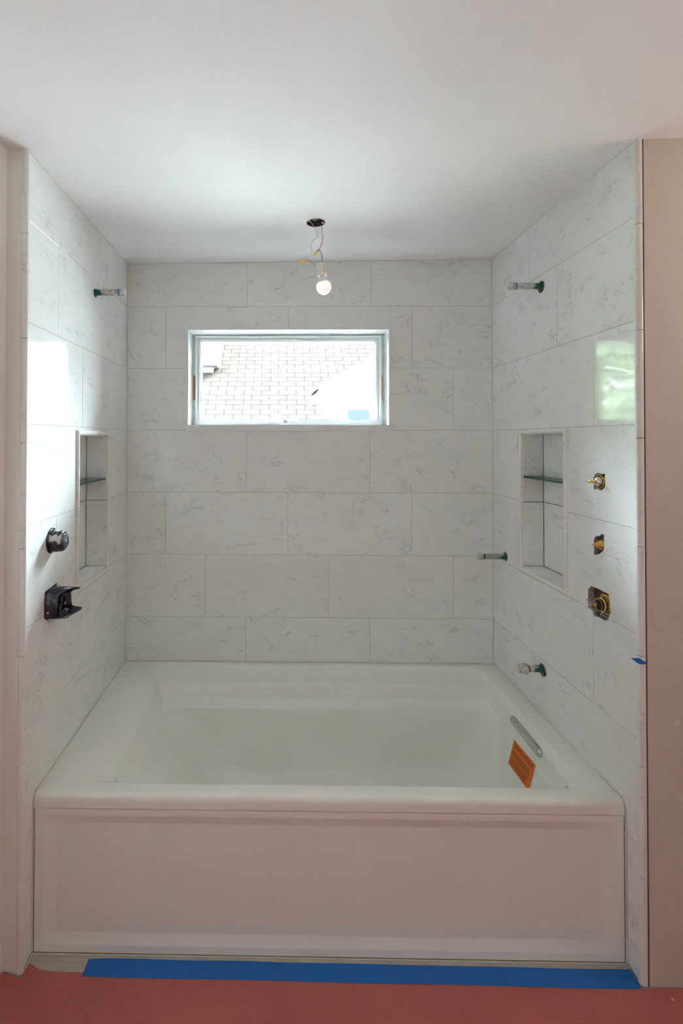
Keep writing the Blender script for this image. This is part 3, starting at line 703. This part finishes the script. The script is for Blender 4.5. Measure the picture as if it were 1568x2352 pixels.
# splintered board edges inside the big hole, framing behind it
stud = empty('rough_backing', (W, -.745, 1.045), kind='structure'); stud.parent = wall_right
bm = bmesh.new(); random.seed(3)
for k in range(5):
    x0 = .014+.014*k; y0 = .0175-.006*k + random.uniform(-.002, .002); pts = []
    for j in range(9): pts.append((y0 + random.uniform(-.0025, .0025)-.006, -.040+.01*j))
    pts += [(.03, .042), (.03, -.042)]
    prism(bm, pts, lambda s, t, d: Vector((d, s, t)), x0, x0+.011)
obj('board_edge', bm, M_board, stud)

# ------------------------------------------------------------------ black plastic valve guards on the left wall
g1 = empty('round_valve_guard', (0, -.790, 1.2360), 'plaster-smeared black round valve guard, upper of two on the left wall', 'valve guard')
def dshape(ry, rz, flat, n=40, cy=0, cz_=0):
    return [(cy+ry*math.cos(2*PI*k/n), cz_+max(rz*math.sin(2*PI*k/n), -flat)) for k in range(n)]
def stack(levels, n=40):
    bm = bmesh.new(); prev = None; first = None
    for x, pts in levels:
        vs = [bm.verts.new((x, y, z)) for y, z in pts]
        if prev:
            for k in range(len(vs)): bm.faces.new((prev[k], prev[(k+1) % len(vs)], vs[(k+1) % len(vs)], vs[k]))
        else: first = vs
        prev = vs
    bm.faces.new(first[::-1]); bm.faces.new(prev); return bm
obj('flange', stack([(-.02, dshape(.039, .0405, .040)), (.001, dshape(.0395, .041, .040)), (.0045, dshape(.037, .039, .038))]), M_black, g1, smooth=False)
obj('body', stack([(.002, dshape(.0345, .0365, .034)), (.020, dshape(.0340, .0360, .034)), (.036, dshape(.0330, .0345, .034, cy=.003)), (.0405, dshape(.0310, .0325, .0325, cy=.003)), (.0420, dshape(.027, .028, .029, cy=.003))]), M_blackp, g1)
obj('front_disc', stack([(.036, dshape(.0255, .0260, .024, cy=-.001, cz_=-.001)), (.0475, dshape(.0250, .0255, .0235, cy=-.001, cz_=-.001)), (.0490, dshape(.0235, .0240, .022, cy=-.001, cz_=-.001))]), M_black, g1)
obj('screw', lath([(.048, .0032), (.0500, .0034), (.0512, .0018)], (0, 0, .000), (1, 0, 0), 14), M_steel, g1)
for o in g1.children:
    for p in o.data.polygons: p.use_smooth = len(p.vertices) == 4

g2 = empty('open_valve_guard', (0, -.794, 1.0340), 'black square valve guard broken open at the front, lower of two on the left wall', 'valve guard')
random.seed(5)
def sq(a, ry, rz, e=3.4):
    c, s = math.cos(a), math.sin(a)
    return (ry*math.copysign(abs(c)**(2/e), c), rz*math.copysign(abs(s)**(2/e), s))
n = 72; bm = bmesh.new(); O0 = []; O1 = []; I0 = []; I1 = []
ctrl = [(0, .052), (14, .050), (28, .060), (42, .082), (52, .088), (70, .078), (100, .062), (125, .048), (150, .042), (180, .041), (215, .041), (232, .046), (250, .056), (285, .066), (310, .080), (326, .090), (336, .088), (341, .056), (360, .052)]
def xf(deg):
    for (a, u), (b_, v_) in zip(ctrl, ctrl[1:]):
        if a <= deg <= b_: return u+(v_-u)*(deg-a)/(b_-a)
    return .05
for k in range(n):
    a = 2*PI*k/n; deg = math.degrees(a); oy, oz = sq(a, .0405, .0470); iy, iz = sq(a, .0380, .0445)
    x = xf(deg)
    O0.append(bm.verts.new((-.03, oy*1.04, oz*1.05))); O1.append(bm.verts.new((x, oy, oz))); I1.append(bm.verts.new((x-.0003, iy, iz))); I0.append(bm.verts.new((-.03, iy, iz)))
for X, Y in ((O0, O1), (O1, I1), (I1, I0), (I0, O0)):
    for k in range(n): bm.faces.new((X[k], X[(k+1) % n], Y[(k+1) % n], Y[k]))
sh = obj('shell', bm, M_black, g2)
for p in sh.data.polygons: p.use_smooth = True
obj('back_wall', box(-.030, -.022, -.038, .038, -.044, .044), M_rubber, g2)
bm = bmesh.new()
prism(bm, [(-.034, -.040), (-.030, -.012), (-.016, -.020), (.004, -.018), (.020, -.030), (.030, -.042), (0, -.0445), (-.020, -.0440)], lambda s, t, d: Vector((d, s, t)), .040, .0425)
for vv in bm.verts: vv.co.x += max(0, vv.co.y)*.45 + .004
obj('front_flap', bm, M_black, g2, label='torn front panel scrap')
for (y0, z0, y1, z1) in ((-.036, .000, .034, -.006), (.004, .043, .000, -.040), (-.030, -.028, .020, .010), (.020, .010, .034, .036)):
    bm = bmesh.new(); d = Vector((0, y1-y0, z1-z0)); nrm_ = Vector((0, -d.z, d.y)).normalized()*.0011
    A = []
    for x in (-.022, .040):
        for (yy, zz) in ((y0, z0), (y1, z1)):
            for sg in (-1, 1): A.append(bm.verts.new((x*(1 if x < 0 else random.uniform(.75, 1.05)), yy+sg*nrm_.y, zz+sg*nrm_.z)))
    bmesh.ops.convex_hull(bm, input=bm.verts)
    obj('fin', bm, M_black, g2)
for y_, z_, x_ in ((.001, -.004, .046), (.009, -.002, .044)):
    obj('screw', lath([(-.05, .0022), (0, .0024), (.0005, .0036), (.0025, .0034), (.0035, .0015)], (x_, y_, z_), (1, 0, 0), 14), M_steel, g2)
obj('side_screw', lath([(0, .0034), (.0015, .0036), (.003, .0018)], (.012, -.0412, -.020), (0, -1, 0), 14), M_steel, g2)

# ------------------------------------------------------------------ glass shelves
def shelf(x0, x1, y0, y1, z, label):
    t = empty('glass_shelf', ((x0+x1)/2, (y0+y1)/2, z), label, 'shelf')
    hx, hy = (x1-x0)/2, (y1-y0)/2
    obj('pane', box(-hx+.0004, hx-.0004, -hy+.0004, hy-.0004, -.0030, .0030), M_shelf, t)
    fx = hx if x0 < 0 else -hx
    bm = bmesh.new(); bx(bm, fx-.0009, fx+.0009, -hy, hy, -.0034, .0034, .0005, 1)
    bx(bm, -hx, hx, -hy, -hy+.0008, -.0032, .0032); bx(bm, -hx, hx, hy-.0008, hy, -.0032, .0032)
    obj('polished_edge', bm, M_shedge, t, label='dark green glass edge')
shelf(-.0895, -.004, -.5745, -.2775, 1.4010, 'green-edged glass shelf in the left niche')
shelf(W+.004, W+.0895, -.5895, -.2880, 1.4145, 'green-edged glass shelf in the right niche')

# ------------------------------------------------------------------ ceiling box and hanging bulb
jb = empty('junction_box', (BX, BY, BZ), 'round metal electrical box recessed in the ceiling', 'electrical box')
bm = bmesh.new()
prof = [(.048, .0005), (.0485, .030), (.047, .0375), (.001, .0380), (-.0012, .0384), (-.0012, .0362), (.001, .0358), (.0465, .0352), (.0465, .0005)]
lathe(bm, prof, (0, 0, 0), (0, 0, 1), 40, closed=False)
obj('can', bm, M_zinc, jb, smooth=False)
for a in (.2, PI+.35):
    o = obj('screw_tab', box(-.006, .006, -.0045, .0045, .0015, .0035, .0012, 2), M_steel, jb); o.location = (.031*math.cos(a), .031*math.sin(a), 0); o.rotation_euler = (0, 0, a)
bm = tube(bmesh.new(), [(-.02, .01, .046), (-.012, .004, .018), (.002, .008, .014), (.008, .002, .03), (.002, -.004, .046)], .003, 8)
obj('ground_wire', bm, mat('copper', (.55, .30, .14), .4, metal=.8), jb, smooth=True)
obj('clamp', box(-.016, .012, .004, .016, .018, .030, .003, 2), M_zinc, jb)

Y = -.43
hb = empty('hanging_bulb', (.905, Y, BZ), 'bare white light bulb dangling by loose wires from the ceiling', 'light bulb')
HI = Matrix.Translation(-Vector((.905, Y, BZ)))
def hp(name, bm, M, par=hb, **k):
    o = obj(name, bm, M, None, **k); o.parent = par
    if par is hb: o.matrix_parent_inverse = HI
    return o
def Wp(L, dy=None): return [(x, Y+(0 if dy is None else dy[i]), z) for i, (x, z) in enumerate(L)]
hp('white_wire', tube(bmesh.new(), Wp([(.8785, 2.485), (.8802, 2.462), (.8897, 2.4493), (.9007, 2.4302), (.9086, 2.411), (.9039, 2.3936), (.8881, 2.3762), (.8837, 2.3604), (.8869, 2.3381), (.8818, 2.3223), (.8598, 2.3081)]), .00125, 8), M_wwhite, smooth=True)
hp('tan_wire', tube(bmesh.new(), Wp([(.8580, 2.3030), (.8692, 2.3041), (.8819, 2.2993), (.8945, 2.2881), (.9020, 2.2790)]), .00110, 8), M_wtan, smooth=True)
hp('red_wire', tube(bmesh.new(), Wp([(.9220, 2.485), (.9236, 2.4642), (.9236, 2.4491), (.9307, 2.4316), (.9331, 2.4077), (.9307, 2.3855), (.9244, 2.3618), (.915, 2.3443), (.9070, 2.3360)]), .00115, 8), M_wred, smooth=True)
hp('wire_label', tube(bmesh.new(), Wp([(.9310, 2.4300), (.9325, 2.4190), (.9332, 2.4075)]), .00125, 8), M_wwhite, smooth=True, label='bare whitish stretch of the red wire')
hp('black_wire', tube(bmesh.new(), Wp([(.9070, 2.3385), (.9120, 2.3440), (.9175, 2.3432), (.9237, 2.3332), (.9284, 2.3157), (.9292, 2.2870)]), .00125, 8), M_wblack, smooth=True)
hp('wire_nut', lath([(0, .0042), (.001, .0050), (.007, .0048), (.0075, .0044), (.022, .0050), (.0245, .0046), (.026, .0030)], (.8605, Y, 2.3066), (-.84, -.05, -.55), 12), M_wnut)
hp('wire_nut', lath([(.002, .0030), (0, .0046), (.001, .0050), (.007, .0047), (.008, .0038), (.018, .0028), (.019, .0018)], (.9087, Y, 2.3368), (-.70, -.10, -.70), 12), M_wnut)
# socket: tilted block with clips, bulb below
tl = math.radians(8)
sk = hp('socket', box(-.0155, .0155, -.0150, .0150, -.024, .0230, .0035, 3), M_socket); SL = Vector((.9265, Y, 2.2665))
def place(o, loc, rot):
    if o.parent is hb: o.matrix_parent_inverse = Matrix.Identity(4); loc = Vector(loc) - Vector((.905, Y, BZ))
    o.location = loc; o.rotation_euler = rot
place(sk, SL, (0, -math.radians(5), math.radians(-28)))
obj('socket_skirt', lath([(-.030, .0140), (-.029, .0175), (-.024, .0185), (-.0185, .0185), (-.017, .0165)], (0, 0, 0), (0, 0, 1), 28), M_socket, sk)
obj('clip', box(-.0165, -.0150, -.006, .006, .0065, .0190, .0005, 1), M_clip, sk); obj('clip', box(-.0165, -.0150, -.006, .006, -.0150, -.0040, .0005, 1), M_clip, sk)
obj('clip', box(-.0162, -.0150, -.003, .004, -.0040, .0065), M_steel, sk)
obj('seam', box(-.0160, .0160, -.0155, .0155, -.0125, -.0113, .0004, 1), M_wwhite, sk)
d = Vector((.14, -.06, -1)).normalized(); B0 = Vector((.9280, Y, 2.2440))
neck = [(0, .0130), (.003, .0135), (.012, .0140), (.020, .0165), (.030, .0215), (.0375, .0262)]
globe = [(.0375, .0262), (.0385, .0266)] 
for k in range(13):
    a = math.radians(-28 + 118*k/12); globe.append((.0530 + .0305*math.sin(a), .0303*math.cos(a)))
globe[-1] = (.0835, .0004)
hp('bulb_neck', lath(neck, B0, d, 36), M_bulbn, smooth=True)
hp('bulb_globe', lath(globe, B0, d, 36), M_bulb, smooth=True, label='frosted white globe')
bm = bmesh.new()
for a0, wd_ in ((-1.9, .25), (-1.35, .45), (-.8, .22)):
    for hh in (.0045, .0075):
        for k in range(3):
            a = a0+wd_*k/3
            q0 = Vector((0, 0, 1)).rotation_difference(d)
            vs = [bm.verts.new(B0 + q0 @ Vector((.0143*math.cos(a+da), .0143*math.sin(a+da)*-1, hh+dh))) for da, dh in ((0, 0), (wd_/4, 0), (wd_/4, .0016), (0, .0016))]
            bm.faces.new(vs)
hp('bulb_print', bm, mat('print_grey', (.22, .20, .20), .6), label='small grey print on the bulb neck')

# ------------------------------------------------------------------ floor paper, tape
def sheet(pts, z0, th, curl=None):
    bm = bmesh.new(); top = [bm.verts.new((x, y, z0+th+(curl(x, y) if curl else 0))) for x, y in pts]; bot = [bm.verts.new((x, y, z0+(curl(x, y) if curl else 0))) for x, y in pts]
    n = len(pts); bm.faces.new(top); bm.faces.new(bot[::-1])
    for k in range(n): bm.faces.new((top[k], top[(k+1) % n], bot[(k+1) % n], bot[k]))
    bmesh.ops.triangulate(bm, faces=[f for f in bm.faces if len(f.verts) > 4]); return bm
pp = [(-.058, -.9645), (-.045, -.9640), (-.020, -.9672), (-.006, -.9680), (.0005, -.9700), (.0040, -.9520), (.0080, -.9300), (.020, -.9350), (.035, -.9420), (.050, -.9470), (.068, -.9500), (.090, -.9520), (.1135, -.9524), (.1778, -.9520)]
for k in range(1, 20): pp.append((.1778+(1.7857-.1778)*k/20, -.9520-.012*k/20+.0012*math.sin(k*1.7)))
pp += [(1.7857, -.9700), (1.84, -.9660), (2.0, -.9648), (2.88, -.9655), (2.88, -4.1), (-.058, -4.1)]
paper = tag(obj('floor_paper', sheet(pp, .0004, .0008), M_paper), 'sheet of red rosin paper protecting the bathroom floor', 'floor paper')
# torn upturned flaps at the left corner
bm = bmesh.new()
fl = [(-.0585, -.9900, .0014), (-.0580, -.9690, .0085), (-.050, -.9645, .0095), (-.045, -.9660, .0125), (-.034, -.9680, .0100), (-.020, -.9690, .0055), (-.0008, -.9715, .0012), (-.010, -.990, .0012)]
vs = [bm.verts.new(p) for p in fl]; c = bm.verts.new((-.035, -.986, .0013))
for k in range(len(vs)): bm.faces.new((vs[k], vs[(k+1) % len(vs)], c))
obj('torn_flap', bm, M_paper, paper, label='upturned torn paper edge')
tpz = []
x0, x1 = .1825, 1.8000
for k in range(31):
    x = x0+(x1-.012-x0)*k/30; tpz.append((x, -.9138-.0060*(x-.18)/1.62 + .0006*math.sin(k*.9)+(-.003 if k == 0 else 0)))
tpz += [(1.7955, -.9190), (1.7985, -.9170), (1.8000, -.9300), (1.7990, -.9450), (1.7975, -.9560), (1.7940, -.9640), (1.7960, -.9690)]
for k in range(31):
    x = 1.780+(.1795-1.780)*k/30; tpz.append((x, -.9640-.0065*(x-.18)/1.62 - .0008*math.sin(k*.55)))
for k in range(1, 8): tpz.append((.1795+.0006*(k % 2)*1.5+.0003*k, -.9620+.0066*k))
def tz(x, y): return .0004*math.sin(x*22)+.0004
tag(obj('floor_tape', sheet(tpz, .0014, .0005, tz), M_tape), 'long strip of blue painters tape along the edge of the red paper', 'tape')
# scrap of tape on the right trim
bm = bmesh.new()
sc = [(1.7800, .9388, -.9560), (1.7835, .9412, -.9640), (1.7942, .9436, -.9685), (1.7990, .9418, -.9690), (1.8050, .9372, -.9690), (1.8110, .9340, -.9685), (1.8180, .9336, -.9672), (1.8238, .9316, -.9665), (1.8190, .9282, -.9672), (1.8110, .9262, -.9685), (1.8030, .9262, -.9690), (1.7955, .9264, -.9685), (1.7900, .9300, -.9670), (1.7840, .9350, -.9630)]
f_ = [bm.verts.new((x, y, z)) for x, z, y in sc]; b_ = [bm.verts.new((x, y+.0004, z)) for x, z, y in sc]
bm.faces.new(f_); bm.faces.new(b_[::-1])
for k in range(len(sc)): bm.faces.new((f_[k], f_[(k+1) % len(sc)], b_[(k+1) % len(sc)], b_[k]))
bmesh.ops.triangulate(bm, faces=[f for f in bm.faces if len(f.verts) > 4])
tag(obj('tape_scrap', bm, M_tape), 'torn scrap of blue tape stuck on the right marble corner trim', 'tape')
bm = lath([(0, .0016), (.0008, .0014)], (0, 0, 0), (0, 0, 1), 7)
for v_ in bm.verts: v_.co.y *= 2.6; v_.co.x += v_.co.y*-.3
o = tag(obj('debris_chip', bm, M_trim), 'tiny white chip lying on the red paper at the right', 'debris'); o.location = (1.863, -.9935, .0013)
for i, (x, y, lab) in enumerate(((.0895, -.9215, 'tiny pale speck on the grey floor tile near the left wall'), (.1265, -.9240, 'tiny pale speck on grey floor tile nearest the tape end'))):
    o = tag(obj('debris_chip', lath([(0, .0009), (.0006, .0008)], (0, 0, 0), (0, 0, 1), 7), M_trim), lab, 'debris'); o.location = (x, y, .0001)

# ------------------------------------------------------------------ outside
struct('ground', box(-30, 30, .6, 40, -.9, -.6), M_ground)
house = empty('neighbour_house', (1.0, 7.0, -.6), 'neighbouring house with tan shingled roof seen through the window', 'house')
HV = Matrix.Translation(-Vector((1.0, 7.0, -.6)))
def hs(name, bm, M, par=house, **k):
    o = obj(name, bm, M, None, **k); o.parent = par
    if par is house: o.matrix_parent_inverse = HV
    return o
RA = math.radians(45); RY0, RZ0 = 5.6, 1.89
def roofp(x, u, h): return Vector((x, RY0+u*math.cos(RA)-h*math.sin(RA), RZ0+u*math.sin(RA)+h*math.cos(RA)))
def roofbox(bm, x0, x1, u0, u1, h0a, h0b, th):
    P_ = [(x0, u0, h0a), (x1, u0, h0a), (x1, u1, h0b), (x0, u1, h0b)]
    A = [bm.verts.new(roofp(x, u, h)) for x, u, h in P_]; Bv = [bm.verts.new(roofp(x, u, h+th)) for x, u, h in P_]
    bm.faces.new(A); bm.faces.new(Bv[::-1])
    for k in range(4): bm.faces.new((A[k], A[(k+1) % 4], Bv[(k+1) % 4], Bv[k]))
    return bm
roof = hs('roof', roofbox(bmesh.new(), -1.15, 4.6, -1.2, 2.75, -.12, -.12, .12), M_under)
wl = hs('wall', box(-1.0, 4.5, 5.3, 9.5, -.6, 1.35), M_siding)
random.seed(11); CH = .127
shm = None
for r_ in range(-1, 20):
    off = random.choice((.0, .15)) if False else (.152 if r_ % 2 else 0) + random.uniform(-.01, .01)
    for c_ in range(-5, 11):
        x = c_*.305+off-.02; xx = x
        if x > 2.75 or x < -.95: continue
        lo, hi = -.9, 2.9
        o = hs('shingle', roofbox(bmesh.new(), x+.0050, x+.3000, r_*CH, r_*CH+CH+.004, .0050+random.uniform(0, .001), .001, .004), M_shing, roof)
bm = bmesh.new()
roofbox(bm, 2.95, 4.6, -1.2, 2.75, .0, .0, .008)
roofbox(bm, -1.13, 2.95, -1.2, -CH-.002, .0, .0, .008); roofbox(bm, -1.13, 2.95, 20*CH+.002, 2.75, .0, .0, .008)
hs('far_shingles', bm, M_shing, roof, kind='stuff')
# small dormer at the upper left
dm = hs('dormer', box(-1.1, -.46, 6.5, 7.6, 2.5, 3.9), M_siding, roof)
dm.location = (0, 0, 0)
obj('dormer_eave', box(-1.15, -.345, 6.15, 7.2, 2.93, 3.9, .01, 1), M_siding, roof)
obj('dormer_soffit_shade', box(-1.15, -.36, 6.16, 7.2, 2.885, 2.93), M_eave, roof)  # dark underside strip stands in for the shadow below the eave
# white gable to the right
gb = empty('white_gable_house', (3.0, 4.0, -.6), 'white clapboard gable house close outside the window at the right', 'house')
GV = Matrix.Translation(-Vector((3.0, 4.0, -.6)))
def gs(name, bm, M, par=gb, **k):
    o = obj(name, bm, M, None, **k); o.parent = par
    if par is gb: o.matrix_parent_inverse = GV
    return o
sl = .570; XC = 4.6; YF = 4.0
def rake(x): return 2.258+(min(x, 2*XC-x)-1.2958)*sl
def poly(pts, y0, y1): return prism(bmesh.new(), pts, lambda s, t, d: Vector((s, d, t)), y0, y1)
gs('wall', poly([(1.365, -.6), (2*XC-1.365, -.6), (2*XC-1.365, rake(1.365)-.06), (XC, rake(XC)-.06), (1.365, rake(1.365)-.06)], YF+.02, YF+.66), M_siding)
z = 1.39
while z < rake(XC)-.12:
    xs = max(1.46, 1.2958+(z+.115+.10-2.258)/sl)
    if XC-xs > .15:
        bm = bmesh.new(); P_ = [(YF+.005, z), (YF+.017, z+.112), (YF+.03, z+.112), (YF+.03, z)]
        A = [bm.verts.new((xs, y, zz)) for y, zz in P_]; Bv = [bm.verts.new((2*XC-xs, y, zz)) for y, zz in P_]
        bm.faces.new(A); bm.faces.new(Bv[::-1])
        for k in range(4): bm.faces.new((A[k], A[(k+1) % 4], Bv[(k+1) % 4], Bv[k]))
        gs('siding_board', bm, M_siding)
    z += .1150
gs('corner_board', box(1.365, 1.46, YF-.01, YF+.03, -.6, 2.14), M_siding)
for sgn in (1, -1):
    f_ = (lambda x: x) if sgn > 0 else (lambda x: 2*XC-x)
    pts = [(f_(1.2958), 2.258), (f_(XC), rake(XC)), (f_(XC), rake(XC)-.20), (f_(1.36), 2.10), (f_(1.2250), 2.045), (f_(1.2250), 2.150)]
    gs('rake_board', poly(pts, YF-.09, YF-.02), M_siding)
    pts = [(f_(1.2000), 2.225), (f_(XC), rake(XC)+.030), (f_(XC), rake(XC)), (f_(1.2100), 2.200)]
    gs('roof_slab', poly(pts, YF-.12, YF+.68), M_redge)
gs('gutter', box(1.20, 1.30, YF-.05, YF+.66, 2.05, 2.13, .01, 1), M_eave)
fw = gs('window', box(1.62, 1.975, YF-.025, YF+.02, 1.30, 2.00, .004, 1), M_siding)
obj('pane', box(1.655, 1.9400, YF-.032, YF-.018, 1.34, 1.965), M_hglass, fw)
# trees to the left, seen only as reflections in the glossy right wall
def tree(x, y, h, R_, nleaf, label):
    t = empty('leafy_tree', (x, y, -.6), label, 'tree')
    bm = tube(bmesh.new(), [(0, 0, 0), (.05, .0, h*.3), (-.05, .05, h*.6), (0, 0, h*.85)], .13, 10)
    for k in range(6):
        a = k*1.1; tube(bm, [(0, 0, h*.4+k*.15), (.4*R_*math.cos(a), .4*R_*math.sin(a), h*.55+k*.15), (.8*R_*math.cos(a), .8*R_*math.sin(a), h*.65+k*.2)], .04, 6)
    obj('trunk', bm, M_bark, t, smooth=True)
    bm = bmesh.new()
    cl = [(Vector((random.gauss(0, .42), random.gauss(0, .42), random.gauss(0, .50)))*R_, random.uniform(.25, .5)*R_) for _ in range(26)]
    for k in range(nleaf):
        c_, rr = random.choice(cl); d_ = Vector((random.gauss(0, 1), random.gauss(0, 1), random.gauss(0, 1))).normalized()
        p = c_ + d_*rr*random.uniform(.8, 1.0) + Vector((0, 0, h*.72)); s_ = random.uniform(.05, .10)
        u_ = (d_ + Vector((random.uniform(-.7, .7), random.uniform(-.7, .7), random.uniform(-.7, .7)))).normalized().orthogonal().normalized(); v_ = u_.cross(d_).normalized()
        bm.faces.new([bm.verts.new(p+u_*s_), bm.verts.new(p+v_*s_*.5), bm.verts.new(p-u_*s_), bm.verts.new(p-v_*s_*.5)])
    obj('foliage', bm, M_leaf, t, kind='stuff')
tree(-3.5, 4.7, 3.9, 1.55, 15000, 'green leafy tree outside to the left, seen mirrored in the right wall')
tree(-4.3, 8.6, 5.0, 2.0, 12000, 'taller leafy tree farther outside to the left, behind the nearer tree')
tree(-9.0, 10.6, 6.0, 2.6, 9000, 'tallest leafy tree, farthest outside to the left')
